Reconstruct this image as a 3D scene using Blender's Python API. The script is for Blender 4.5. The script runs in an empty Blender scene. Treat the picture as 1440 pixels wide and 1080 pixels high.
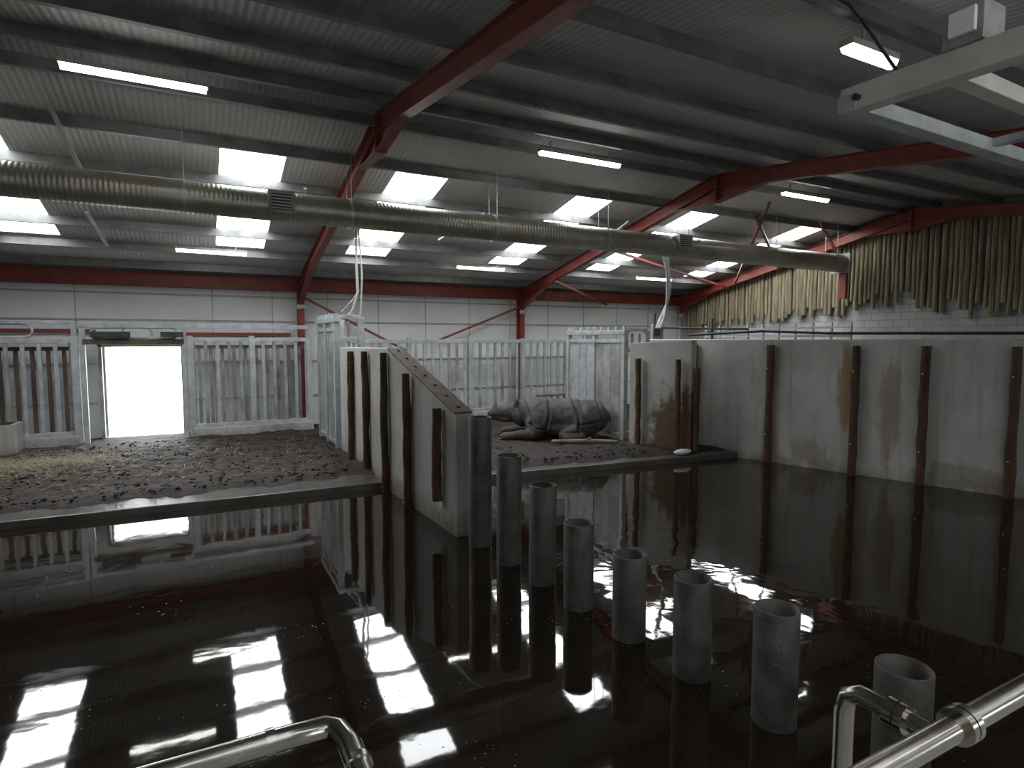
import bpy, bmesh, math, random
from mathutils import Vector, Matrix, noise
random.seed(7)
S=bpy.context.scene
COL=S.collection
# ------------------------------------------------------------------ materials
def N(nt,t,**k):
    n=nt.nodes.new(t)
    for a,b in k.items(): setattr(n,a,b)
    return n
def mat(name,c1,c2=None,rough=.6,metal=0.,scale=3.,rscale=(1,1,1),bump=0.,bscale=None,detail=6,spec=.5,rvar=0.):
    m=bpy.data.materials.new(name); m.use_nodes=True; nt=m.node_tree
    b=nt.nodes['Principled BSDF']; b.inputs['Roughness'].default_value=rough; b.inputs['Metallic'].default_value=metal
    b.inputs['Specular IOR Level'].default_value=spec
    tc=N(nt,'ShaderNodeTexCoord'); mp=N(nt,'ShaderNodeMapping'); mp.inputs['Scale'].default_value=rscale
    nt.links.new(tc.outputs['Object'],mp.inputs['Vector'])
    n1=N(nt,'ShaderNodeTexNoise'); n1.inputs['Scale'].default_value=scale; n1.inputs['Detail'].default_value=detail; n1.inputs['Roughness'].default_value=.62
    nt.links.new(mp.outputs[0],n1.inputs['Vector'])
    r=N(nt,'ShaderNodeValToRGB'); r.color_ramp.elements[0].position=.35; r.color_ramp.elements[1].position=.68
    r.color_ramp.elements[0].color=(*c1,1); r.color_ramp.elements[1].color=(*(c2 or c1),1)
    nt.links.new(n1.outputs['Fac'],r.inputs['Fac']); nt.links.new(r.outputs[0],b.inputs['Base Color'])
    if bump:
        n2=N(nt,'ShaderNodeTexNoise'); n2.inputs['Scale'].default_value=bscale or scale*6; n2.inputs['Detail'].default_value=5
        nt.links.new(mp.outputs[0],n2.inputs['Vector'])
        bp=N(nt,'ShaderNodeBump'); bp.inputs['Strength'].default_value=bump; bp.inputs['Distance'].default_value=.03
        nt.links.new(n2.outputs['Fac'],bp.inputs['Height']); nt.links.new(bp.outputs[0],b.inputs['Normal'])
    if rvar:
        mr=N(nt,'ShaderNodeMapRange'); mr.inputs['To Min'].default_value=max(.02,rough-rvar); mr.inputs['To Max'].default_value=min(1,rough+rvar)
        mr.inputs['From Min'].default_value=.3; mr.inputs['From Max'].default_value=.7
        nt.links.new(n1.outputs['Fac'],mr.inputs['Value']); nt.links.new(mr.outputs[0],b.inputs['Roughness'])
    return m
def emis(name,c,s):
    m=bpy.data.materials.new(name); m.use_nodes=True; nt=m.node_tree
    b=nt.nodes['Principled BSDF']; b.inputs['Base Color'].default_value=(.8,.8,.8,1)
    b.inputs['Emission Color'].default_value=(*c,1); b.inputs['Emission Strength'].default_value=s
    return m
def math_(nt,op,a,b=None,c=None,clamp=False):
    n=N(nt,'ShaderNodeMath',operation=op); n.use_clamp=clamp
    for i,x in enumerate((a,b,c)):
        if x is None: continue
        if isinstance(x,(int,float)): n.inputs[i].default_value=x
        else: nt.links.new(x,n.inputs[i])
    return n.outputs[0]
def mixc(nt,f,a,b):
    n=N(nt,'ShaderNodeMix',data_type='RGBA')
    nt.links.new(f,n.inputs[0]) if not isinstance(f,(int,float)) else setattr(n.inputs[0],'default_value',f)
    for i,x in ((6,a),(7,b)):
        if isinstance(x,tuple): n.inputs[i].default_value=(*x,1)
        else: nt.links.new(x,n.inputs[i])
    return n.outputs[2]
def blob(nt,xyz,cx,r,axis):
    acc=None
    for i,(c,rr) in enumerate(zip(cx,r)):
        if rr is None: continue
        d=math_(nt,'DIVIDE',math_(nt,'SUBTRACT',xyz[i],c),rr)
        d=math_(nt,'MULTIPLY',d,d)
        acc=d if acc is None else math_(nt,'ADD',acc,d)
    return acc
def concrete(name,base=(.44,.435,.41),dark=(.31,.305,.285),stains=(),tide=.45,streak=.5,nk=4.0,sk=-2.5):
    m=mat(name,dark,base,rough=.75,scale=.9,rscale=(1,1,.7),bump=.25,bscale=14,detail=8)
    nt=m.node_tree; b=nt.nodes['Principled BSDF']
    col=b.inputs['Base Color'].links[0].from_socket
    tc=N(nt,'ShaderNodeTexCoord'); sp=N(nt,'ShaderNodeSeparateXYZ'); nt.links.new(tc.outputs['Object'],sp.inputs[0])
    xyz=sp.outputs
    mp=N(nt,'ShaderNodeMapping'); mp.inputs['Scale'].default_value=(3.5,3.5,.22); nt.links.new(tc.outputs['Object'],mp.inputs[0])
    ns=N(nt,'ShaderNodeTexNoise'); ns.inputs['Scale'].default_value=1.3; ns.inputs['Detail'].default_value=5; nt.links.new(mp.outputs[0],ns.inputs[0])
    st=N(nt,'ShaderNodeMapRange'); st.inputs['From Min'].default_value=.54; st.inputs['From Max'].default_value=.78; nt.links.new(ns.outputs['Fac'],st.inputs[0])
    col=mixc(nt,math_(nt,'MULTIPLY',st.outputs[0],streak),col,(.16,.125,.08))
    nb=N(nt,'ShaderNodeTexNoise'); nb.inputs['Scale'].default_value=2.2; nb.inputs['Detail'].default_value=9; nb.inputs['Roughness'].default_value=.7; nt.links.new(tc.outputs['Object'],nb.inputs[0])
    h=math_(nt,'ADD',xyz[2],math_(nt,'MULTIPLY',math_(nt,'SUBTRACT',nb.outputs['Fac'],.5),1.0))
    td=N(nt,'ShaderNodeMapRange'); td.inputs['From Min'].default_value=tide; td.inputs['From Max'].default_value=tide-.4; nt.links.new(h,td.inputs[0])
    col=mixc(nt,math_(nt,'MULTIPLY',td.outputs[0],.8),col,(.10,.075,.05))
    for (c,r,cc,k) in stains:
        d=blob(nt,xyz,c,r,None)
        d=math_(nt,'ADD',d,math_(nt,'MULTIPLY',math_(nt,'SUBTRACT',nb.outputs['Fac'],.5),nk))
        d=math_(nt,'ADD',d,math_(nt,'MULTIPLY',math_(nt,'SUBTRACT',ns.outputs['Fac'],.5),sk))
        f=N(nt,'ShaderNodeMapRange'); f.inputs['From Min'].default_value=1.35; f.inputs['From Max'].default_value=.5; nt.links.new(d,f.inputs[0])
        col=mixc(nt,math_(nt,'MULTIPLY',f.outputs[0],k),col,cc)
    nt.links.new(col,b.inputs['Base Color'])
    return m
M={}
M['galv']=mat('galvanised_steel',(.33,.35,.36),(.52,.54,.55),rough=.5,metal=.4,scale=5,rvar=.12)
M['galv_dirty']=mat('galvanised_steel_dirty',(.18,.17,.155),(.42,.43,.42),rough=.6,metal=.3,scale=2.2,rvar=.12)
M['purlin']=mat('purlin_steel',(.13,.135,.135),(.23,.235,.23),rough=.45,metal=.5,scale=3,rvar=.1)
M['red']=mat('red_oxide_paint',(.17,.026,.016),(.25,.045,.028),rough=.5,scale=3)
M['stainless']=mat('stainless_steel',(.34,.32,.28),(.48,.46,.42),rough=.22,metal=1,scale=4,rvar=.06)
M['tube']=mat('weathered_bollard_steel',(.038,.037,.032),(.105,.10,.088),rough=.55,metal=.2,scale=4,bump=.3,bscale=30,rvar=.15)
M['wood']=mat('barky_timber',(.030,.014,.008),(.10,.05,.025),rough=.85,scale=6,rscale=(1,1,.35),bump=.7,bscale=18)
M['plank']=mat('brown_timber_board',(.05,.033,.022),(.13,.09,.06),rough=.8,scale=4,rscale=(1,1,.2),bump=.3)
M['clad']=mat('half_round_cladding',(.13,.11,.065),(.33,.285,.18),rough=.8,scale=3,rscale=(3,3,.25),bump=.3,bscale=14)
M['log']=mat('stripped_log',(.14,.105,.065),(.27,.21,.14),rough=.75,scale=5,bump=.3)
M['white']=mat('white_insulated_panel',(.66,.68,.68),(.76,.78,.78),rough=.5,scale=.8)
M['offwhite']=mat('painted_box_steel',(.36,.36,.33),(.48,.48,.45),rough=.55,scale=3)
M['dark']=mat('dark_plastic',(.02,.02,.02),(.05,.05,.05),rough=.5,scale=4)
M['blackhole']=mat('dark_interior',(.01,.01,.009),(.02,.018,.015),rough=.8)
M['conc']=concrete('cast_concrete')
M['conc_stub']=concrete('cast_concrete_stub',stains=[((10.55,11.2,.6),(.85,.85,1.2),(.085,.042,.018),.97)])
M['conc_right']=concrete('cast_concrete_pool',tide=.25,streak=.6,nk=2.6,sk=-4.5,stains=[((0,8.15,1.9),(None,.16,.8),(.25,.15,.06),.8),((0,7.35,1.5),(None,.2,1.1),(.20,.13,.06),.6),((0,8.9,.35),(None,.35,.35),(.18,.12,.07),.55),((0,9.8,.5),(None,.18,.8),(.14,.09,.05),.6),((0,6.1,.25),(None,.7,.25),(.16,.12,.08),.5)])
M['kerb']=concrete('wet_kerb_concrete',base=(.13,.125,.115),dark=(.045,.04,.034),tide=-1)
M['kerb'].node_tree.nodes['Principled BSDF'].inputs['Roughness'].default_value=.3
def sheet(name,a,b_,freq,axis='X',bump=.5,rough=.5,k=.35):
    m=mat(name,a,b_,rough=rough,scale=.7,detail=3)
    nt=m.node_tree; bs=nt.nodes['Principled BSDF']
    tc=N(nt,'ShaderNodeTexCoord'); w=N(nt,'ShaderNodeTexWave',wave_type='BANDS',bands_direction=axis,wave_profile='SIN'); w.inputs['Scale'].default_value=freq
    nt.links.new(tc.outputs['Object'],w.inputs[0])
    bp=N(nt,'ShaderNodeBump'); bp.inputs['Strength'].default_value=bump; bp.inputs['Distance'].default_value=.03
    nt.links.new(w.outputs['Fac'],bp.inputs['Height']); nt.links.new(bp.outputs[0],bs.inputs['Normal'])
    col=bs.inputs['Base Color'].links[0].from_socket
    c=mixc(nt,math_(nt,'MULTIPLY',w.outputs['Fac'],k),col,(.12,.12,.115))
    nt.links.new(c,bs.inputs['Base Color'])
    return m
M['roof']=sheet('roof_liner_sheet',(.48,.48,.465),(.58,.58,.565),3.2,bump=.35,k=.22)
M['duct']=sheet('spiral_duct',(.30,.285,.23),(.46,.44,.37),4.2,bump=.2,rough=.4,k=.1)
M['duct'].node_tree.nodes['Principled BSDF'].inputs['Metallic'].default_value=.6
def blockm():
    m=bpy.data.materials.new('grey_blockwork'); m.use_nodes=True; nt=m.node_tree; b=nt.nodes['Principled BSDF']; b.inputs['Roughness'].default_value=.85
    tc=N(nt,'ShaderNodeTexCoord'); sp=N(nt,'ShaderNodeSeparateXYZ'); cb=N(nt,'ShaderNodeCombineXYZ')
    nt.links.new(tc.outputs['Object'],sp.inputs[0]); nt.links.new(sp.outputs[1],cb.inputs[0]); nt.links.new(sp.outputs[2],cb.inputs[1])
    br=N(nt,'ShaderNodeTexBrick'); br.inputs['Scale'].default_value=1; br.inputs['Brick Width'].default_value=.45; br.inputs['Row Height'].default_value=.225; br.inputs['Mortar Size'].default_value=.012
    br.inputs['Color1'].default_value=(.36,.36,.355,1); br.inputs['Color2'].default_value=(.44,.44,.43,1); br.inputs['Mortar'].default_value=(.26,.26,.255,1)
    nt.links.new(cb.outputs[0],br.inputs[0]); nt.links.new(br.outputs[0],b.inputs['Base Color']); return m
M['block']=blockm()
M['sky']=emis('skylight_sheet',(.95,.98,1),10)
M['sky_fill']=emis('added_skylight_fill',(.95,.98,1),2.6)  # weaker glow for added skylights out of view, fills the near side
M['lamp']=emis('fluorescent_diffuser',(1,.99,.94),9)
def mudm():
    m=mat('muddy_bedding',(.009,.0065,.005),(.040,.029,.023),rough=.75,scale=7,bump=.9,bscale=22,detail=9,spec=.35)
    nt=m.node_tree; b=nt.nodes['Principled BSDF']; col=b.inputs['Base Color'].links[0].from_socket
    tc=N(nt,'ShaderNodeTexCoord'); sp=N(nt,'ShaderNodeSeparateXYZ'); nt.links.new(tc.outputs['Object'],sp.inputs[0])
    nb=N(nt,'ShaderNodeTexNoise'); nb.inputs['Scale'].default_value=3.5; nb.inputs['Detail'].default_value=10; nb.inputs['Roughness'].default_value=.75; nt.links.new(tc.outputs['Object'],nb.inputs[0])
    d=blob(nt,sp.outputs,(-3.6,16.2,0),(1.9,1.4,None),None)
    d=math_(nt,'ADD',d,math_(nt,'MULTIPLY',math_(nt,'SUBTRACT',nb.outputs['Fac'],.5),5))
    f=N(nt,'ShaderNodeMapRange'); f.inputs['From Min'].default_value=1.0; f.inputs['From Max'].default_value=0.; nt.links.new(d,f.inputs[0])
    col=mixc(nt,math_(nt,'MULTIPLY',f.outputs[0],.4),col,(.12,.11,.065))
    nt.links.new(col,b.inputs['Base Color']); return m
M['mud']=mudm()
M['clump']=mat('mud_clumps',(.008,.0055,.004),(.034,.025,.019),rough=.85,scale=12,bump=.6,spec=.3)
M['straw']=mat('straw',(.17,.15,.09),(.30,.27,.18),rough=.8,scale=20)
def waterm():
    m=bpy.data.materials.new('murky_water'); m.use_nodes=True; nt=m.node_tree; b=nt.nodes['Principled BSDF']
    b.inputs['IOR'].default_value=1.52
    tc=N(nt,'ShaderNodeTexCoord'); sp=N(nt,'ShaderNodeSeparateXYZ'); nt.links.new(tc.outputs['Object'],sp.inputs[0])
    n1=N(nt,'ShaderNodeTexNoise'); n1.inputs['Scale'].default_value=1.6; n1.inputs['Detail'].default_value=2; n1.inputs['Distortion'].default_value=.6
    n2=N(nt,'ShaderNodeTexNoise'); n2.inputs['Scale'].default_value=7; n2.inputs['Detail'].default_value=2
    nt.links.new(tc.outputs['Object'],n1.inputs[0]); nt.links.new(tc.outputs['Object'],n2.inputs[0])
    h=math_(nt,'ADD',n1.outputs['Fac'],math_(nt,'MULTIPLY',n2.outputs['Fac'],.10))
    d=blob(nt,sp.outputs,(5.6,5.6,0),(2.2,2.4,None),None)
    f=N(nt,'ShaderNodeMapRange'); f.inputs['From Min'].default_value=1.5; f.inputs['From Max'].default_value=0; f.inputs['To Min'].default_value=.11; f.inputs['To Max'].default_value=.4; nt.links.new(d,f.inputs[0])
    bp=N(nt,'ShaderNodeBump'); bp.inputs['Distance'].default_value=.05
    nt.links.new(math_(nt,'MULTIPLY',f.outputs[0],.35),bp.inputs['Strength']); nt.links.new(h,bp.inputs['Height']); nt.links.new(bp.outputs[0],b.inputs['Normal'])
    v=N(nt,'ShaderNodeTexVoronoi'); v.inputs['Scale'].default_value=14; nt.links.new(tc.outputs['Object'],v.inputs[0])
    n3=N(nt,'ShaderNodeTexNoise'); n3.inputs['Scale'].default_value=.9; n3.inputs['Detail'].default_value=4; nt.links.new(tc.outputs['Object'],n3.inputs[0])
    thr=math_(nt,'MULTIPLY',math_(nt,'SUBTRACT',n3.outputs['Fac'],.42,clamp=True),.6)
    sp1=math_(nt,'LESS_THAN',v.outputs['Distance'],thr)
    n4=N(nt,'ShaderNodeTexNoise'); n4.inputs['Scale'].default_value=1.1; n4.inputs['Detail'].default_value=6; nt.links.new(tc.outputs['Object'],n4.inputs[0])
    col=mixc(nt,n4.outputs['Fac'],(.006,.0042,.0026),(.024,.016,.010))
    col=mixc(nt,math_(nt,'MULTIPLY',sp1,.5),col,(.22,.20,.16))
    nt.links.new(col,b.inputs['Base Color'])
    nt.links.new(math_(nt,'ADD',math_(nt,'MULTIPLY',sp1,.5),.035),b.inputs['Roughness'])
    return m
M['water']=waterm()
M['rhino']=mat('rhino_hide',(.036,.034,.032),(.105,.098,.092),rough=.7,scale=3.0,bump=.5,bscale=40,detail=8,spec=.3)
def rh():
    nt=M['rhino'].node_tree; b=nt.nodes['Principled BSDF']; col=b.inputs['Base Color'].links[0].from_socket
    tc=N(nt,'ShaderNodeTexCoord'); sp=N(nt,'ShaderNodeSeparateXYZ'); nt.links.new(tc.outputs['Object'],sp.inputs[0])
    nb=N(nt,'ShaderNodeTexNoise'); nb.inputs['Scale'].default_value=4; nb.inputs['Detail'].default_value=6; nt.links.new(tc.outputs['Object'],nb.inputs[0])
    h=math_(nt,'ADD',sp.outputs[2],math_(nt,'MULTIPLY',math_(nt,'SUBTRACT',nb.outputs['Fac'],.5),.9))
    f=N(nt,'ShaderNodeMapRange'); f.inputs['From Min'].default_value=.5; f.inputs['From Max'].default_value=.1; nt.links.new(h,f.inputs[0])
    nt.links.new(mixc(nt,math_(nt,'MULTIPLY',f.outputs[0],.75),col,(.045,.031,.022)),b.inputs['Base Color'])
rh()
M['eye']=mat('dark_eye',(.01,.008,.006),rough=.15)
M['horn']=mat('horn',(.04,.036,.032),(.08,.075,.07),rough=.5,scale=9)
M['ext']=mat('pale_yard_concrete',(.6,.6,.58),(.7,.7,.68),rough=.8)

# ------------------------------------------------------------------ mesh builder
class B:
    def __init__(s,name): s.name=name; s.v=[]; s.f=[]; s.mi=[]; s.mats=[]; s.sm=[]
    def m(s,k):
        if k not in s.mats: s.mats.append(k)
        return s.mats.index(k)
    def add(s,vs,fs,k,smooth=False):
        o=len(s.v); s.v+= [tuple(x) for x in vs]; i=s.m(k)
        for f in fs: s.f.append(tuple(o+a for a in f)); s.mi.append(i); s.sm.append(smooth)
    def hexa(s,p,k):
        s.add(p,[(3,2,1,0),(4,5,6,7),(0,1,5,4),(1,2,6,5),(2,3,7,6),(3,0,4,7)],k)
    def box(s,a,b,k):
        x0,y0,z0=a; x1,y1,z1=b
        s.hexa([(x0,y0,z0),(x1,y0,z0),(x1,y1,z0),(x0,y1,z0),(x0,y0,z1),(x1,y0,z1),(x1,y1,z1),(x0,y1,z1)],k)
    def bar(s,p,q,w,d,k,up=(0,0,1),off=(0,0)):
        p=Vector(p);q=Vector(q);t=(q-p).normalized();up=Vector(up)
        if abs(t.dot(up))>.98: up=Vector((0,1,0)) if abs(t.y)<.9 else Vector((1,0,0))
        r=t.cross(up).normalized(); u=r.cross(t)
        o=r*off[0]+u*off[1]
        P=[]
        for c in (p,q):
            for a,b in ((-1,-1),(1,-1),(1,1),(-1,1)): P.append(c+o+r*a*w/2+u*b*d/2)
        s.add(P,[(0,1,2,3),(7,6,5,4),(0,4,5,1),(1,5,6,2),(2,6,7,3),(3,7,4,0)],k)
    def ibeam(s,p,q,dep,wid,k,tf=.016,tw=.012):
        s.bar(p,q,wid,tf,k,off=(0,dep/2)); s.bar(p,q,wid,tf,k,off=(0,-dep/2)); s.bar(p,q,tw,dep,k)
    def cyl(s,p,q,r,k,n=16,r2=None,caps=True):
        p=Vector(p);q=Vector(q);r2=r if r2 is None else r2;t=(q-p).normalized()
        a=Vector((0,0,1)) if abs(t.z)<.9 else Vector((1,0,0)); x=t.cross(a).normalized(); y=t.cross(x)
        P=[p+(x*math.cos(2*math.pi*i/n)+y*math.sin(2*math.pi*i/n))*r for i in range(n)]+[q+(x*math.cos(2*math.pi*i/n)+y*math.sin(2*math.pi*i/n))*r2 for i in range(n)]
        s.add(P,[(i,(i+1)%n,n+(i+1)%n,n+i) for i in range(n)],k,True)
        if caps: s.add(P,[tuple(range(n-1,-1,-1)),tuple(range(n,2*n))],k)
    def path(s,pts,r,k,n=10):
        pts=[Vector(p) for p in pts]; rings=[]
        for i,p in enumerate(pts):
            t=(pts[min(i+1,len(pts)-1)]-pts[max(i-1,0)]).normalized()
            a=Vector((0,0,1)) if abs(t.z)<.9 else Vector((0,1,0))
            x=t.cross(a).normalized(); y=t.cross(x); rr=r[i] if isinstance(r,(list,tuple)) else r
            rings.append([p+(x*math.cos(2*math.pi*j/n)+y*math.sin(2*math.pi*j/n))*rr for j in range(n)])
        V=[v for R_ in rings for v in R_]; F_=[]
        for i in range(len(pts)-1):
            for j in range(n): F_.append((i*n+j,i*n+(j+1)%n,(i+1)*n+(j+1)%n,(i+1)*n+j))
        s.add(V,F_,k,True); s.add(V,[tuple(range(n-1,-1,-1)),tuple(range((len(pts)-1)*n,len(pts)*n))],k)
    def prism(s,poly,z0,z1,k):
        n=len(poly); V=[(x,y,z0) for x,y in poly]+[(x,y,z1) for x,y in poly]
        s.add(V,[tuple(range(n-1,-1,-1)),tuple(range(n,2*n))]+[(i,(i+1)%n,n+(i+1)%n,n+i) for i in range(n)],k)
    def done(s,bevel=0,recalc=True):
        me=bpy.data.meshes.new(s.name); me.from_pydata(s.v,[],s.f)
        for k in s.mats: me.materials.append(M[k])
        for i,p in enumerate(me.polygons): p.material_index=s.mi[i]; p.use_smooth=s.sm[i]
        if recalc:
            bm=bmesh.new(); bm.from_mesh(me); bmesh.ops.recalc_face_normals(bm,faces=bm.faces); bm.to_mesh(me); bm.free()
        o=bpy.data.objects.new(s.name,me); COL.objects.link(o)
        if bevel:
            md=o.modifiers.new('bevel','BEVEL'); md.width=bevel; md.segments=2; md.limit_method='ANGLE'
        return o

# ------------------------------------------------------------------ roof geometry
YW=20.; YR=10.14; XL=-9.; XG=19.; YN=-5.
def P(y): return 4.49+.209*(20-y) if y>=YR else 6.55-.128*(YR-y)
SH=.44
strips=[(-4.05,-2.87),(.42,1.57),(3.75,4.92),(8.3,9.4),(12.1,13.15),(16.7,17.75)]
SY0,SY1=12.1,17.5
NY0,NY1=-4.4,.9  # extent of the added skylights behind the camera
b=B('ceiling')
xs=sorted([XL,XG+.1]+[x for s_ in strips for x in s_])
for i in range(len(xs)-1):
    for (y0,y1) in ((YN,NY0),(NY0,NY1),(NY1,YR),(YR,SY0),(SY0,SY1),(SY1,YW+.1)):
        if y0 in (SY0,NY0) and any(abs(xs[i]-s_[0])<1e-6 for s_ in strips): continue
        b.hexa([(xs[i],y0,P(y0)+SH),(xs[i+1],y0,P(y0)+SH),(xs[i+1],y1,P(y1)+SH),(xs[i],y1,P(y1)+SH),
                (xs[i],y0,P(y0)+SH+.08),(xs[i+1],y0,P(y0)+SH+.08),(xs[i+1],y1,P(y1)+SH+.08),(xs[i],y1,P(y1)+SH+.08)],'roof')
b.done()
for s_ in strips:
    for (a0,a1,kk) in ((SY0,SY1,'sky'),(NY0,NY1,'sky_fill')):  # second set is unseen, added as fill light for the near half
        b=B('skylight')
        b.hexa([(s_[0],a0,P(a0)+SH+.03),(s_[1],a0,P(a0)+SH+.03),(s_[1],a1,P(a1)+SH+.03),(s_[0],a1,P(a1)+SH+.03)]+[(x,y,P(y)+SH+.06) for x,y in ((s_[0],a0),(s_[1],a0),(s_[1],a1),(s_[0],a1))],kk)
        b.done()
b=B('roof_purlins')
for y in [10.55,12.0,13.45,14.9,16.3,17.7,19.1]+[9.6,8.1,6.6,5.1,3.6,2.1,.6,-.9,-2.4,-3.9]:
    z=P(y)+.24
    b.bar((XL,y,z+.1),(XG,y,z+.1),.012,.2,'purlin')
    b.bar((XL,y+.035,z+.196),(XG,y+.035,z+.196),.07,.01,'purlin')
    b.bar((XL,y-.035,z+.004),(XG,y-.035,z+.004),.08,.012,'purlin')
    b.bar((XL,y-.075,z+.02),(XG,y-.075,z+.02),.008,.035,'purlin')
b.done()
for X in (2.8,10.7,18.55,-5.1):
    b=B('portal_frame')
    h=.09
    b.ibeam((X,19.75,P(19.75)+h),(X,YR,P(YR)+h),.3,.18,'red')
    b.ibeam((X,YR,P(YR)+h),(X,YN+.1,P(YN+.1)+h),.3,.18,'red')
    if X<18: b.ibeam((X,19.72,.2),(X,19.72,P(19.72)+.1),.3,.18,'red')
    for (y0,y1) in ((YR,YR+1.35),(YR,YR-1.35)):
        za,zb=P(y0)-.06,P(y1)-.06
        n=.32
        V=[(X-.006,y0,za),(X-.006,y1,zb),(X-.006,y0,za-n),(X+.006,y0,za),(X+.006,y1,zb),(X+.006,y0,za-n)]
        b.add(V,[(0,1,2),(3,5,4),(0,3,4,1),(1,4,5,2),(2,5,3,0)],'red')
        b.bar((X,y0,za-n),(X,y1,zb),.18,.014,'red')
    b.bar((X,YR,P(YR)-.4),(X,YR,P(YR)+.2),.2,.03,'red')
    y0,y1=19.6,17.6; za,zb=P(y0)-.06,P(y1)-.06
    V=[(X-.006,y0,za),(X-.006,y1,zb),(X-.006,y0,za-.38),(X+.006,y0,za),(X+.006,y1,zb),(X+.006,y0,za-.38)]
    b.add(V,[(0,1,2),(3,5,4),(0,3,4,1),(1,4,5,2),(2,5,3,0)],'red')
    b.bar((X,y0,za-.38),(X,y1,zb),.18,.014,'red')
    b.box((X-.14,19.5,P(19.6)-.62),(X+.14,19.56,P(19.6)-.5),'offwhite')
    b.done()
b=B('eave_beam')
b.bar((XL,19.8,4.70),(XG,19.8,4.70),.12,.42,'red'); b.bar((XL,19.72,4.5),(XG,19.72,4.5),.2,.02,'red')
b.done()
b=B('roof_bracing')
for (p,q) in [((10.7,17.2,4.95),(14.6,19.6,4.4)),((10.8,14.2,5.6),(18.4,16.8,5.0)),((13.0,11.,6.2),(18.4,14.5,5.5)),((15.0,10.6,6.2),(18.4,12.4,5.9)),((2.9,19.6,4.3),(6.2,19.6,2.6)),((10.6,19.6,4.2),(7.2,19.6,2.9)),((12.5,10.2,6.35),(18.5,16.6,5.1))]:
    b.bar(p,q,.07,.07,'red')
b.done()

# ------------------------------------------------------------------ walls
DX0,DX1,DZ=-2.48,-.56,2.78
b=B('wall_back')
for (x0,x1,z0,z1) in ((XL,DX0,-1,P(20)+SH),(DX1,XG+.1,-1,P(20)+SH),(DX0,DX1,DZ,P(20)+SH),(DX0,DX1,-1,.2)):
    b.box((x0,20,z0),(x1,20.12,z1),'white')
for z in (4.28,3.55,2.3,1.2):
    for (x0,x1) in ((XL,DX0-.15),(DX1+.15,XG)) if z<DZ else ((XL,XG),): b.box((x0,19.94,z),(x1,20,z+.05 if z>4 else z+.03),'offwhite')
for i in range(26):
    xx=XL+.9+i*1.2*1.4
    if xx<XG and not(DX0-.1<xx<DX1+.1): b.box((xx,19.985,.2),(xx+.03,20.0,4.5),'offwhite')
b.box((XL,19.88,3.18),(-2.6,19.94,3.28),'red'); b.box((-.4,19.86,3.1),(2.5,19.94,3.2),'red')
b.done()
b=B('door_1')
for x0 in (DX0-.08,DX1): b.box((x0,19.8,.2),(x0+.08,20.14,DZ+.08),'galv_dirty')
b.box((DX0-.08,19.8,DZ),(DX1+.08,20.14,DZ+.1),'galv_dirty')
b.box((DX0-.02,20.14,.22),(DX0+.04,21.5,DZ),'white')
b.box((DX0-.45,19.35,.2),(DX0-.4,19.85,2.9),'white')
b.done(.005)
b=B('wall_gable')
pts=[(YN,-1.2),(YW,-1.2),(YW,P(YW)+SH),(YR,P(YR)+SH),(YN,P(YN)+SH)]
V=[(XG,y,z) for y,z in pts]+[(XG+.2,y,z) for y,z in pts]
b.add(V,[(0,1,2,3,4),(9,8,7,6,5)]+[(i,(i+1)%5,5+(i+1)%5,5+i) for i in range(5)],'block'); b.done()
b=B('wall_left')
V=[(XL,y,z) for y,z in pts]+[(XL-.2,y,z) for y,z in pts]
b.add(V,[(0,1,2,3,4),(9,8,7,6,5)]+[(i,(i+1)%5,5+(i+1)%5,5+i) for i in range(5)],'block'); b.done()
# front wall (behind the visitors) with unseen windows added to brighten the near side
b=B('wall_front')
wz0,wz1=2.2,3.8
b.box((XL,YN-.2,-1.2),(XG,YN,wz0),'block'); b.box((XL,YN-.2,wz1),(XG,YN,P(YN)+SH),'block')
added_wins=[(-4.5,-2.5),(3.,5.),(9.,11.)]  # openings added out of view to let in more light
xx=XL
for (a0,a1) in added_wins: b.box((xx,YN-.2,wz0),(a0,YN,wz1),'block'); xx=a1
b.box((xx,YN-.2,wz0),(XG,YN,wz1),'block'); b.done()
for i,(a0,a1) in enumerate(added_wins):
    b=B('added_window_%d'%(i+1))
    for x in (a0,(a0+a1)/2-.03,a1-.06): b.box((x,YN-.14,wz0),(x+.06,YN-.06,wz1),'white')
    for z in (wz0,wz1-.06): b.box((a0,YN-.14,z),(a1,YN-.06,z+.06),'white')
    b.done()
def rw(y): return 12.0-.3066*(y-10.4)
b=B('wall_pool')
y0,y1=-1.,13.3
b.hexa([(rw(y0),y0,-1.2),(rw(y0)+.32,y0,-1.2),(rw(y1)+.32,y1,-1.2),(rw(y1),y1,-1.2),(rw(y0),y0,3.0),(rw(y0)+.32,y0,3.0),(rw(y1)+.32,y1,3.0),(rw(y1),y1,2.98)],'conc_right')
o=b.done(.015)
def woodpost(b,x,y,z0,z1,r,k='wood',seed=0):
    n=9; pts=[];rs=[]
    for i in range(n):
        t=i/(n-1); pts.append((x+random.uniform(-.012,.012),y+random.uniform(-.012,.012),z0+(z1-z0)*t)); rs.append(r*random.uniform(.88,1.12))
    b.path(pts,rs,k,10)
for yy in (11.6,9.71,7.94,6.73,5.38,4.0,2.6):
    b=B('timber_rubbing_post'); woodpost(b,rw(yy)-.095,yy,-.3,2.86,.085)
    for z in (.7,2.3): b.cyl((rw(yy)-.2,yy,z),(rw(yy),yy,z),.015,'galv')
    b.done()
def dl(y): return 3.684-.0439*y
b=B('wall_divider')
prof=[(15.0,-1.2),(15.0,2.80),(11.35,2.82),(8.15,1.86),(8.15,-1.2)]
V=[(dl(y),y,z) for y,z in prof]+[(dl(y)+.29,y,z) for y,z in prof]
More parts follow.
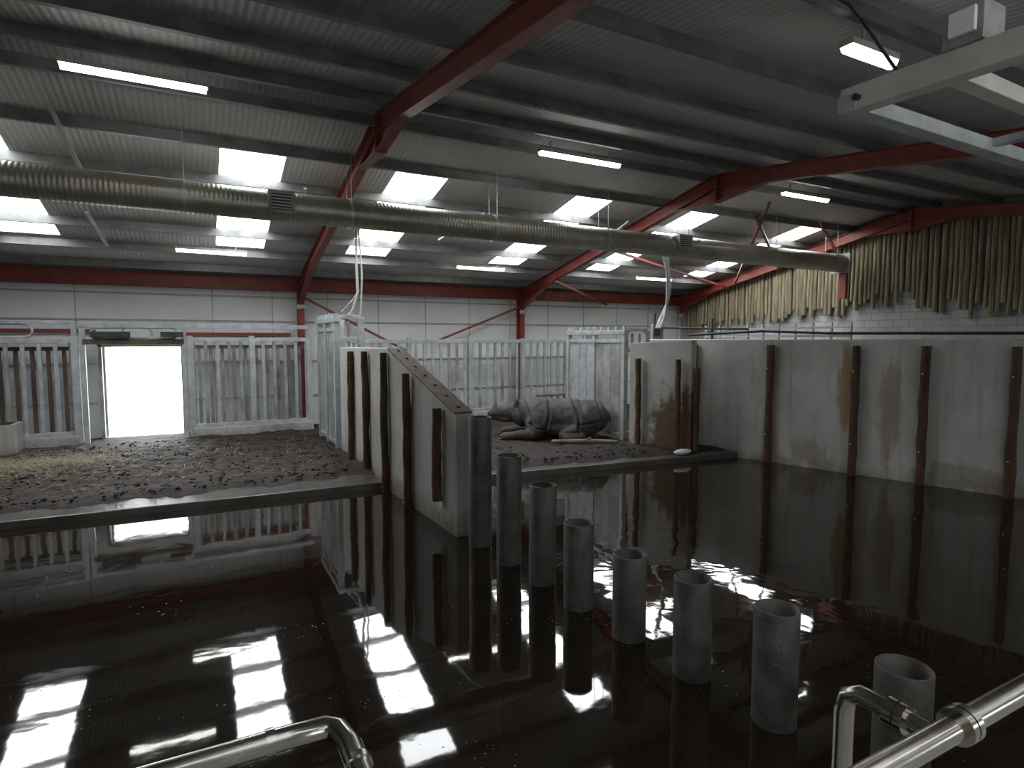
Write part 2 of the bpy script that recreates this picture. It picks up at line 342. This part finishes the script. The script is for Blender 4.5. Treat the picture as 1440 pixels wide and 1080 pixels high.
b.add(V,[(0,1,2,3,4),(9,8,7,6,5)]+[(i,(i+1)%5,5+(i+1)%5,5+i) for i in range(5)],'conc')
ya,yb,za,zb=11.30,8.2,2.805,1.875
b.hexa([(dl(ya)-.01,ya,za),(dl(ya)+.3,ya,za),(dl(yb)+.3,yb,zb),(dl(yb)-.01,yb,zb),(dl(ya)-.01,ya,za+.03),(dl(ya)+.3,ya,za+.03),(dl(yb)+.3,yb,zb+.03),(dl(yb)-.01,yb,zb+.03)],'plank')
for i in range(7):
    y=11.1-i*.45; z=1.875+(y-8.2)*.3+.03; b.cyl((dl(y)+.15,y,z),(dl(y)+.15,y,z+.018),.03,'plank',10)
b.done(.012)
for (yy,z0,z1) in ((13.76,.15,2.72),(12.58,.0,2.74),(11.3,-.3,2.74),(10.04,-.3,2.40),(8.69,.45,1.92)):
    b=B('timber_rubbing_post'); woodpost(b,dl(yy)-.085,yy,z0,z1,.075); 
    for z in (z0+.4,z1-.3): b.cyl((dl(yy)-.18,yy,z),(dl(yy),yy,z),.014,'galv')
    b.done()
b=B('wall_stub')
A_=Vector((10.03,12.4)); E_=Vector((10.72,10.87)); d_=(E_-A_).normalized(); n_=Vector((-d_.y,d_.x))*.32
q=[A_,E_,E_+n_,A_+n_]
b.hexa([(v.x,v.y,-1.) for v in q]+[(q[0].x,q[0].y,2.9),(q[1].x,q[1].y,2.98),(q[2].x,q[2].y,2.98),(q[3].x,q[3].y,2.9)],'conc_stub'); b.done(.015)
for (x,y,z0,z1) in ((10.08,12.1,.2,2.5),(10.53,11.13,.2,2.5),(10.9,10.86,.2,2.3)):
    b=B('timber_rubbing_post'); woodpost(b,x-.05,y-.05,z0,z1,.075); b.done()

# ------------------------------------------------------------------ ground
b=B('pool_bottom'); b.box((XL,YN,-1.3),(XG,YW,-1.2),'blackhole'); b.done()
b=B('water_pool')
b.add([(XL,YN,0),(15.6,YN,0),(15.2,0,0),(rw(10.6)+.05,10.6,0),(3.6,11.5,0),(3.1,11.8,0),(XL,12.1,0)],[(0,1,2,3,4,5,6)],'water'); b.done()
b=B('pool_kerb'); b.hexa([(XL,12.0,-1.2),(3.17,11.57,-1.2),(3.12,12.7,-1.2),(XL,12.9,-1.2),(XL,12.0,.13),(3.17,11.57,.13),(3.12,12.7,.17),(XL,12.9,.17)],'kerb'); b.done(.02)
b=B('pool_kerb'); b.hexa([(3.48,11.36,-1.2),(12.0,10.47,-1.2),(12.0,11.7,-1.2),(3.46,12.3,-1.2),(3.48,11.36,.14),(12.0,10.47,.14),(12.0,11.7,.16),(3.46,12.3,.16)],'kerb'); b.done(.02)
b=B('floor')
nx,ny=330,110; V=[];F_=[]
for i in range(nx+1):
    x=XL+(XG-XL)*i/nx
    yb=12.15 if x<3.3 else 11.36-.105*(x-3.48)+.22
    if x>11.2: yb=10.75
    yb+=.22*noise.noise(Vector((x*1.3,0,0)))+.1*noise.noise(Vector((x*5,3,0)))
    for j in range(ny+1):
        t=j/ny; y=yb+(19.95-yb)*t
        e=min(1,(y-yb)/.45)
        z=.10+.14*e**.6+ e*(.05*noise.noise(Vector((x*.8,y*.8,0)))+.045*noise.noise(Vector((x*3,y*3,1)))+.03*noise.noise(Vector((x*8,y*8,2))))
        if -2.6<x<-.4 and y>17.8: z=min(z,.22+.02*noise.noise(Vector((x*4,y*4,0))))
        V.append((x,y,max(z,.03)))
for i in range(nx):
    for j in range(ny):
        a=i*(ny+1)+j; F_.append((a,a+ny+1,a+ny+2,a+1))
b.add(V,F_,'mud',True); b.done(recalc=False)
b=B('manure_clumps')
ico=[Vector(v) for v in ((0,0,1),(.9,0,.3),(.28,.85,.3),(-.72,.53,.3),(-.72,-.53,.3),(.28,-.85,.3),(0,0,-.5))]
for _ in range(3200):
    x=random.uniform(-7,11.5); 
    if 2.8<x<3.8: continue
    yb=12.35 if x<3.3 else 11.7-.105*(x-3.5)
    y=yb+(18.6-yb)*random.random()**1.3
    if 7.<x<10.7 and 12.2<y<15.9: continue
    if 9.6<x<11.6 and y<12.9: continue
    r=random.uniform(.02,.055); R_=Matrix.Rotation(random.random()*6.28,3,'Z')
    c=Vector((x,y,.23+.05*noise.noise(Vector((x*.8,y*.8,0)))))
    b.add([c+(R_@Vector((v.x*random.uniform(.7,1.3),v.y*random.uniform(.7,1.3),v.z*.7)))*r for v in ico],[(0,1,2),(0,2,3),(0,3,4),(0,4,5),(0,5,1),(6,2,1),(6,3,2),(6,4,3),(6,5,4),(6,1,5)],'clump',True)
b.done()
b=B('straw_bedding')
for _ in range(3600):
    if random.random()<.75: x=random.gauss(-3.6,1.0); y=random.gauss(16.1,.85)
    else: x=random.uniform(-7,2.7); y=random.uniform(12.8,18.6)
    if y<12.6 or y>18.7 or x>2.7 or x<-8.8: continue
    if -5.3<x<-3.95 and y>17.8: continue
    a=random.random()*6.28; L=random.uniform(.08,.28); w=.006
    z=.27+.05*noise.noise(Vector((x*.8,y*.8,0)))+random.uniform(0,.05)
    d=Vector((math.cos(a),math.sin(a),random.uniform(-.15,.2)))*L; s2=Vector((-math.sin(a),math.cos(a),0))*w
    c=Vector((x,y,z)); b.add([c-s2,c+s2,c+d+s2,c+d-s2],[(0,1,2,3)],'straw')
b.done(recalc=False)
b=B('ground_exterior'); b.box((-12,20.13,-.2),(10,40,.2),'ext'); b.done()

# ------------------------------------------------------------------ viewing platform + rails
b=B('viewing_platform')
b.prism([(XL+.01,YN+.01),(13.2,YN+.01),(13.2,.95),(.35,.95),(.35,1.52),(XL+.01,1.52)],-1.19,1.15,'conc'); b.done()
b=B('handrail')
z=2.05;r=.027
b.path([(-4,1.44,z),(-2,1.44,z),(.15,1.44,z),(.235,1.435,z),(.262,1.41,z),(.275,1.34,z),(.285,.4,z)],r,'stainless',20)
b.cyl((.10,1.44,z),(.12,1.44,z),.031,'stainless',20); b.cyl((.277,1.26,z),(.278,1.28,z),.031,'stainless',20)
b.path([(-4,1.44,1.62),(.27,1.44,1.62),(.285,.4,1.62)],.018,'stainless',16)
for (x,y) in ((-3.5,1.44),(-1.6,1.44),(-.2,1.44),(.285,.6)): b.cyl((x,y,1.15),(x,y,z),.02,'stainless',16); b.cyl((x,y,1.15),(x,y,1.165),.05,'stainless',16)
b.done()
b=B('handrail')
z=2.1;r=.024
b.path([(1.45,.9,1.15),(1.45,.9,z-.06),(1.45,.89,z-.02),(1.45,.86,z),(1.45,.78,z),(1.45,.70,z)],r,'stainless',20)
b.cyl((1.45,.79,z),(1.45,.768,z),.036,'stainless',20); b.cyl((1.45,.764,z),(1.45,.745,z),.036,'stainless',20)
b.cyl((1.45,.9,1.15),(1.45,.9,1.165),.05,'stainless',20)
b.path([(.95,.68,z),(1.45,.68,z),(4.5,.68,z)],.028,'stainless',20)
b.cyl((1.52,.68,z),(1.54,.68,z),.042,'stainless',20); b.cyl((1.545,.68,z),(1.565,.68,z),.042,'stainless',20)
for x in (.95,2.9,4.5): b.cyl((x,.68,1.15),(x,.68,z),.022,'stainless',16)
b.done()

# ------------------------------------------------------------------ bollards
for (x,y,h) in ((3.52,7.72,1.88),(3.57,6.9,1.46),(3.63,6.14,1.22),(3.67,5.37,.96),(3.73,4.57,.85),(3.81,3.77,.89),(3.90,2.98,.92),(4.02,2.1,.86)):
    b=B('steel_bollard'); n=40; R0,R1=.168,.153
    V=[];
    tilt=random.uniform(-.02,.02)
    for (rr,z) in ((R0,-1.2),(R0,h-.008),(R0-.006,h),(R1,h),(R1,h-.35)):
        for j in range(n):
            a=2*math.pi*j/n; V.append((x+rr*math.cos(a)+tilt*max(z,0),y+rr*math.sin(a),z))
    F_=[(k*n+j,k*n+(j+1)%n,(k+1)*n+(j+1)%n,(k+1)*n+j) for k in range(4) for j in range(n)]
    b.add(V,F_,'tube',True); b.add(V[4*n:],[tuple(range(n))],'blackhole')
    b.done(recalc=True)

# ------------------------------------------------------------------ fences
def hoop(b,x0,x1,y,z0,z1,k='galv'):
    r=(z1-z0)/2; pts=[]
    for i in range(9):
        a=math.pi/2+math.pi*i/8; pts.append((x0+r+r*math.cos(a),y,z0+r+r*math.sin(a)))
    for i in range(9):
        a=-math.pi/2+math.pi*i/8; pts.append((x1-r+r*math.cos(a),y,z0+r+r*math.sin(a)))
    pts.append(pts[0]); b.path(pts,.035,k,8)
def fence(name,x0,x1,y,z0,z1,sp,back=None,top=True,postx=(),log=False):
    b=B(name)
    b.box((x0,y-.06,z0-.06),(x1,y+.06,z0+.06),'galv'); b.box((x0,y-.06,z1-.05),(x1,y+.06,z1+.07),'galv')
    n=int((x1-x0)/sp)
    for i in range(n+1):
        x=x0+.08+i*(x1-x0-.16)/n
        b.box((x-.045,y-.03,z0),(x+.045,y+.03,z1),'galv' if random.random()<.7 else 'galv_dirty')
        if back: b.box((x+sp*.45-.05,y+.18,z0),(x+sp*.45+.04,y+.24,z1-.2),back)
    for px in (x0,x1)+tuple(postx): b.box((px-.08,y-.09,.1),(px+.08,y+.09,z1+.12),'galv')
    if back: b.box((x0,y+.16,z1-.25),(x1,y+.26,z1-.15),back)
    b.box((x0,y-.14,.0),(x1,y+.3,z0-.06),'conc')
    if top:
        b.box((x0,y-.05,z1+.44),(x1,y+.05,z1+.52),'galv')
        xx=x0+.3
        while xx+1.5<x1: hoop(b,xx,xx+1.45,y,z1+.1,z1+.44); xx+=1.62
        for px in (x0,x1): b.box((px-.06,y-.06,z1),(px+.06,y+.06,z1+.5),'galv')
    if log:
        b.path([(10.9,18.88,.93),(11.6,18.86,.92),(12.3,18.88,.94)],[.05,.06,.05],'log',12)
    return b.done(.006)
fence('steel_bar_fence',-8.8,-2.95,19,.52,2.95,.34,back='plank',postx=(-4.9,))
fence('steel_bar_fence',-.30,2.9,19,.52,2.98,.3,back='galv_dirty',top=False,postx=(1.3,))
b=B('gate_lintel'); b.box((-2.85,18.92,3.3),(2.9,19.05,3.42),'galv'); b.box((-2.77,18.9,2.86),(-.44,19.08,3.0),'plank')
hoop(b,-2.6,-1.2,18.98,3.02,3.3); hoop(b,-1.9,-.6,18.98,3.02,3.3)
b.box((-2.6,18.8,3.05),(-1.7,18.9,3.2),'dark'); b.box((-1.0,18.8,3.06),(-.45,18.9,3.2),'dark')
b.box((-2.84,18.93,.1),(-2.72,19.05,3.3),'galv'); b.box((-.51,18.93,.1),(-.40,19.05,3.3),'galv')
b.done(.006)
fence('steel_bar_fence',3.9,12.6,19,.5,2.92,.30,top=False,postx=(6.1,8.3,10.4),log=True)
b=B('concrete_trough'); b.prism([(-5.2,17.9),(-4.05,17.9),(-4.05,18.7),(-5.2,18.7)],.1,.95,'conc'); b.prism([(-5.1,18.0),(-4.15,18.0),(-4.15,18.6),(-5.1,18.6)],.95,.96,'mud'); b.done(.03)

def gatebox(name,X,y0,y1,h,ret=.9):
    b=B(name)
    ys=[y0,(y0+y1)/2,y1]
    for i,y in enumerate(ys): b.box((X-.07,y-.07,.1),(X+.07,y+.07,h),'galv')
    for i in range(2):
        b.box((X-.02,ys[i]+.07,.35),(X+.02,ys[i+1]-.07,h-.2),'galv_dirty' if i==0 else 'galv')
        for z in (.35,h-.2): b.box((X-.05,ys[i]+.07,z-.05),(X+.05,ys[i+1]-.07,z+.05),'galv')
    n=7
    for i in range(n):
        y=y0+.2+i*(y1-y0-.4)/(n-1)
        b.box((X-.035,y-.012,.4),(X-.02,y+.012,h-.25),'galv')
    b.box((X-.09,y0-.1,h-.02),(X+.09,y1+.1,h+.10),'galv')
    for i in range(9): 
        y=y0+i*(y1-y0)/8; b.box((X-.05,y-.04,h+.1),(X+.05,y+.04,h+.2),'galv')
    b.box((X,y0-.05,h+.06),(X+ret,y0+.05,h+.16),'galv'); b.box((X,y1-.05,h+.0),(X+ret,y1+.05,h+.12),'galv')
    b.box((X+ret-.07,y0-.07,.1),(X+ret+.07,y0+.07,h+.1),'galv'); b.box((X+ret-.07,y1-.07,.1),(X+ret+.07,y1+.07,h+.1),'galv')
    nb=int(ret/.22)
    for i in range(1,nb): b.box((X+i*ret/nb-.03,y0-.03,.4),(X+i*ret/nb+.03,y0+.03,h),'galv_dirty')
    b.box((X,y0-.04,.35),(X+ret,y0+.04,.45),'galv'); b.box((X,y0-.04,h-.5),(X+ret,y0+.04,h-.4),'galv')
    return b.done(.006)
gatebox('sliding_gate',3.0,15.25,17.6,3.45,.62)
gatebox('sliding_gate',10.2,12.85,15.6,3.15,.75)

# ------------------------------------------------------------------ duct
b=B('ventilation_duct')
Y0,Z0,RD=12.0,5.52,.275
n=32
b.cyl((XL+.3,Y0,Z0),(18.2,Y0,Z0-.12),RD,'duct',n)
for x in [-6.2,-3.2,-.2,2.65,5.8,8.8,11.8,14.8,17.6]:
    zz=Z0-.12*(x-XL)/27
    b.cyl((x,Y0,zz),(x+.05,Y0,zz),RD+.012,'galv',n)
    b.bar((x+.02,Y0-.2,Z0+.12),(x+.02,Y0-.2,P(Y0)+.5),.012,.012,'galv'); b.bar((x+.02,Y0+.2,Z0+.12),(x+.02,Y0+.2,P(Y0)+.4),.012,.012,'galv')
for x in (1.15,11.0):
    b.box((x,Y0-.33,Z0-.22),(x+.45,Y0-.1,Z0+.18),'galv_dirty'); b.box((x+.05,Y0-.34,Z0-.16),(x+.40,Y0-.33,Z0+.12),'dark')
    for i in range(5): b.box((x+.05,Y0-.355,Z0-.15+i*.055),(x+.40,Y0-.34,Z0-.13+i*.055),'galv')
b.box((18.1,Y0-.3,Z0-.42),(18.22,Y0+.3,Z0+.18),'offwhite'); b.box((18.22,Y0-.12,4.3),(18.34,Y0+.12,5.3),'red')
b.done()
b=B('duct_struts')
for (p,q_) in [((-1.9,11.3,6.5),(-1.75,12.9,5.9)),((2.0,13.0,6.1),(2.2,14.6,5.75)),((6.1,13.0,6.0),(5.6,14.8,5.6)),((10.2,13.5,5.9),(10.4,13.0,6.2)),((-2.0,15.,5.6),(-1.9,17.,5.2))]:
    b.bar(p,q_,.06,.04,'galv')
b.done()
def lamp(x,y,z,L=1.6):
    b=B('fluorescent_lamp'); b.box((x,y-.07,z),(x+L,y+.07,z+.06),'offwhite')
    n=10; V=[]
    for xx in (x+.02,x+L-.02):
        for i in range(n+1):
            a=math.pi*i/n; V.append((xx,y+.065*math.cos(a),z-.07*math.sin(a)))
    m_=n+1
    b.add(V,[(i,i+1,m_+i+1,m_+i) for i in range(n)]+[tuple(range(m_)),tuple(range(m_,2*m_))],'lamp')
    for xx in (x+.25,x+L-.25): b.bar((xx,y,z+.05),(xx,y,P(y)+.26),.02,.02,'galv')
    b.done()
for (x,y,L) in [(-1.5,9.6,1.7),(5.8,9.95,1.9),(5.45,3.65,.75),(-1.65,14.2,1.6),(-.5,16.75,1.6),(5.6,14.4,1.6),(6.9,16.75,1.6),(12.6,14.4,1.6),(13.8,16.75,1.6),(12.6,9.9,1.7),(-1.5,-1.0,1.7),(4.5,-1.0,1.7)]:
    lamp(x,y,P(y)+.03,L)
# ------------------------------------------------------------------ timber cladding on gable
b=B('timber_cladding')
y=4.0
while y<19.6:
    if y>12.9: zb=3.25+(19.8-y)*.10+random.choice((0,.12,.25,-.1))
    else: zb=4.0+.25*math.sin((y-4)*1.15)+random.choice((0,.1,.2,-.15,-.25))
    w=random.uniform(.055,.075)
    zt=P(y)+.30
    zz=[zb+(zt-zb)*i/4 for i in range(5)]
    b.path([(18.88+random.uniform(-.02,.02),y,z_) for z_ in zz],[w*random.uniform(.92,1.08) for _ in zz],'clad',8)
    y+=random.choice((.13,.14,.15,.19))
b.done()
b=B('gallery_railing')
for z in (3.08,3.3): b.bar((14.4,9.2,z),(14.0,13.6,z),.06,.05,'galv')
for i in range(10):
    t=i/9; b.bar((14.4-.4*t,9.2+4.4*t,-1.2),(14.4-.4*t,9.2+4.4*t,3.42),.05,.05,'galv')
b.done()
b=B('pipework')
b.path([(12.6,12.9,3.12),(13.6,11.2,3.22),(14.2,9.6,3.15),(15.4,5.2,3.12)],.035,'dark',8)
b.path([(11.9,13.6,-1.),(11.9,13.6,3.75),(12.0,13.6,3.85)],.035,'dark',8)
b.path([(13.2,12.6,-1.),(13.2,12.6,3.6)],.035,'dark',8)
b.path([(11.9,13.6,3.35),(13.2,12.6,3.3),(14.0,12.0,3.3)],.03,'dark',8)
b.box((11.75,13.5,2.9),(12.15,13.6,3.45),'galv_dirty'); b.box((11.8,13.48,3.1),(12.0,13.5,3.3),'dark')
b.done()
b=B('hanging_hose')
for k in range(4):
    pts=[]
    for i in range(14):
        t=i/13; pts.append((10.95+.12*k*(1-t)+.25*math.sin(t*3.1)+.03*math.sin(t*9+k),12.3+.05*k,5.3-(5.3-3.3)*t))
    b.path(pts,.028,'galv' if k%2 else 'offwhite',8)
b.done()
b=B('hoist_strap')
b.path([(3.55,15.2,5.72),(3.52,15.2,5.0),(3.55,15.2,4.2),(3.42,15.2,3.75),(3.3,15.2,3.6)],.035,'offwhite',8)
b.path([(3.6,15.2,5.72),(3.66,15.2,4.6),(3.6,15.2,3.55)],.025,'offwhite',8)
b.path([(3.58,15.2,4.25),(3.45,15.3,4.0),(3.2,15.5,3.7)],.02,'galv',8)
b.done()
# ------------------------------------------------------------------ hoist frame top-right
b=B('hoist_frame')
zc=4.52
b.bar((3.75,2.50,zc),(3.89,.3,zc),.12,.15,'offwhite'); b.bar((3.69,2.45,zc-.02),(8.2,2.55,zc-.02),.12,.10,'galv')
b.bar((3.79,1.95,zc+.02),(8.2,2.05,zc+.02),.10,.10,'offwhite'); b.bar((3.82,1.3,zc+.02),(8.2,1.4,zc+.02),.10,.10,'galv')
b.bar((5.6,.3,zc-.0),(5.5,2.5,zc),.08,.06,'galv')
b.cyl((3.66,2.38,zc-.01),(3.71,2.38,zc-.01),.02,'dark',12)
for (x,y) in ((3.85,.8),(7.6,2.5),(7.6,1.35)): b.bar((x,y,zc),(x,y,P(y)+.26),.03,.03,'purlin')
b.box((3.71,1.72,zc+.075),(3.93,1.92,zc+.28),'galv_dirty'); b.box((3.68,1.75,zc+.12),(3.71,1.88,zc+.25),'white')
b.path([(3.78,2.2,zc+.1),(3.73,2.3,zc+.3),(3.9,2.6,zc+.7),(4.4,3.2,P(3.2)+.1)],.012,'dark',6)
b.done(.006)

# ------------------------------------------------------------------ logs etc
b=B('timber_log'); b.path([(8.1,13.2,.30),(8.9,12.8,.31),(9.65,12.42,.29)],[.05,.065,.05],'log',12); b.cyl((8.9,12.8,.33),(8.98,12.65,.43),.02,'log',8); b.done()
b=B('plastic_sack'); V=[];n=12
for i in range(7):
    for j in range(n):
        a=2*math.pi*j/n; th_=math.pi*i/6; r=.22*math.sin(th_)*(1+.3*noise.noise(Vector((i,j,0))))
        V.append((10.45+r*1.3*math.cos(a),10.84+r*.5*math.sin(a),.22+.07*math.cos(th_)+.03*noise.noise(Vector((i*.9,j*.9,5)))))
b.add(V,[(i*n+j,i*n+(j+1)%n,(i+1)*n+(j+1)%n,(i+1)*n+j) for i in range(6) for j in range(n)],'white',True); b.done()

# ------------------------------------------------------------------ rhino
def rhino():
    bm=bmesh.new()
    def ell(c,r,ry=0,rz=0):
        mt=Matrix.Translation(c)@Matrix.Rotation(rz,4,'Z')@Matrix.Rotation(ry,4,'Y')@Matrix.Diagonal((*r,1))
        bmesh.ops.create_icosphere(bm,subdivisions=4,radius=1,matrix=mt)
    def limb(pts,rs):
        for i in range(len(pts)-1):
            a,b_=Vector(pts[i]),Vector(pts[i+1]); n=max(2,int((b_-a).length/.05))
            for k in range(n+1):
                t=k/n; r=rs[i]*(1-t)+rs[i+1]*t
                bmesh.ops.create_icosphere(bm,subdivisions=2,radius=r,matrix=Matrix.Translation(a.lerp(b_,t)))
    ell((1.25,0,.60),(1.10,.58,.52)); ell((.55,0,.60),(.58,.54,.49)); ell((1.9,0,.63),(.50,.50,.53)); ell((1.2,0,.35),(1.1,.6,.33))
    ell((2.32,0,.68),(.42,.34,.38),-.05)
    ell((2.68,0,.74),(.30,.22,.25)); ell((2.95,0,.70),(.30,.165,.20),.10); ell((3.18,0,.67),(.20,.15,.165),.05); ell((3.28,0,.62),(.12,.125,.12))
    ell((2.82,0,.56),(.40,.14,.12),-.05); ell((3.15,0,.80),(.12,.09,.09))
    for s,dx in ((1,0),(-1,.1)):
        ell((.72,.40*s,.45),(.46,.24,.42),.2); limb([(.95,.52*s,.30),(1.25,.60*s,.16),(.75,.64*s,.13)],[.19,.14,.12]); limb([(.75,.62*s,.13),(1.15+dx,.70*s,.10)],[.12,.13])
        ell((1.98,.36*s,.45),(.28,.22,.42),-.2); limb([(2.0,.45*s,.30),(2.12,.52*s,.17)],[.2,.17]); limb([(2.12,.5*s,.17),(2.5,.56*s,.15),(2.86+dx,.50*s,.11)],[.17,.14,.115])
        ell((2.9+dx,.50*s,.10),(.15,.13,.10))
        ell((2.55,.19*s,1.0),(.07,.035,.15),-.15,.3*s)
        ell((2.86,.15*s,.80),(.06,.04,.045))
    limb([(.05,.05,.78),(-.06,.12,.6),(-.05,.2,.35),(.0,.26,.2)],[.05,.035,.025,.03])
    me=bpy.data.meshes.new('b'); bm.to_mesh(me); bm.free()
    o=bpy.data.objects.new('tmp',me); COL.objects.link(o)
    r=o.modifiers.new('r','REMESH'); r.mode='VOXEL'; r.voxel_size=.024
    s=o.modifiers.new('s','SMOOTH'); s.iterations=5; s.factor=.6
    dg=bpy.context.evaluated_depsgraph_get(); me2=bpy.data.meshes.new_from_object(o.evaluated_get(dg)); bpy.data.objects.remove(o)
    g=lambda d,w: math.exp(-(d/w)**2)
    me2.update()
    nr=[v.normal.copy() for v in me2.vertices]
    for v,n in zip(me2.vertices,nr):
        x,y,z=v.co; d=0
        up=min(1,max(0,(z-.15)/.2))
        for (x0,sl,dep) in ((2.18,.25,.055),(1.68,-.10,.065),(.86,.18,.065),(2.42,.35,.035),(.22,.1,.03)):
            q=x-x0-sl*(z-.6)-.03*math.sin(z*7)
            d-=dep*g(q,.028)*up; d+=dep*.45*g(abs(q)-.075,.05)*up
        if 1.68<x<2.2 and abs(y)>.25: d-=.05*g(z-.42-.1*math.sin(x*6),.025)
        if .1<x<.9 and abs(y)>.25: d-=.05*g(z-.50+.15*(x-.5),.025)
        if .9<x<1.65 and abs(y)>.3: d-=.03*g(z-.26,.03)
        if x>2.85 and abs(y)>.04: d-=.025*g(z-(.60+.03*(x-3)),.016)
        d+=.010*noise.noise(v.co*9)+.012*noise.noise(v.co*4)
        v.co=v.co+n*d
        if v.co.z<.0: v.co.z=0
    for p in me2.polygons: p.use_smooth=True
    me2.materials.clear(); me2.materials.append(M['rhino'])
    body=bpy.data.objects.new('body',me2); COL.objects.link(body)
    e=bpy.data.objects.new('rhinoceros',None); COL.objects.link(e); body.parent=e
    b=B('horn'); b.path([(3.16,0,.83),(3.17,0,.90),(3.155,0,.96),(3.13,0,1.0)],[.085,.065,.04,.012],'horn',14); h=b.done(); h.parent=e
    b=B('eyes'); 
    for s in (1,-1): b.path([(2.86,.165*s,.80),(2.86,.195*s,.80)],[.022,.012],'eye',10)
    for s in (1,-1): b.path([(3.33,.06*s,.70),(3.38,.07*s,.70)],[.022,.016],'eye',8)
    h=b.done(); h.parent=e
    b=B('hooves')
    for s,dx in ((1,0),(-1,.1)):
        for k in (-1,0,1):
            for (xx,yy) in ((3.0+dx-.03*abs(k),.50*s+.075*k),): b.path([(xx-.05,yy,.06),(xx+.03,yy,.05),(xx+.06,yy,.035)],[.05,.048,.03],'horn',10)
            b.path([(1.2+dx,.70*s+.07*k,.06),(1.27+dx,.70*s+.07*k,.045)],[.048,.03],'horn',10)
    h=b.done(); h.parent=e
    e.location=(10.0,13.3,.22)
    dirx=Vector((-.855,.52,0)); 
    e.rotation_euler=(0,0,math.atan2(dirx.y,dirx.x)); 
    return e
rhino()

# ------------------------------------------------------------------ world, camera
w=bpy.data.worlds.new('overcast'); S.world=w; w.use_nodes=True
w.node_tree.nodes['Background'].inputs[0].default_value=(.93,.97,1,1); w.node_tree.nodes['Background'].inputs[1].default_value=6
f=830.; th=math.atan(435/f); pitch=math.atan(63/f)
cam=bpy.data.cameras.new('camera'); co=bpy.data.objects.new('camera',cam); COL.objects.link(co)
cam.sensor_width=36; cam.lens=f/1440*36; cam.clip_start=.05
co.location=(0,0,3); co.rotation_euler=(math.pi/2-pitch,0,-th)
S.camera=co
S.view_settings.view_transform='Standard'
S.view_settings.exposure=.42
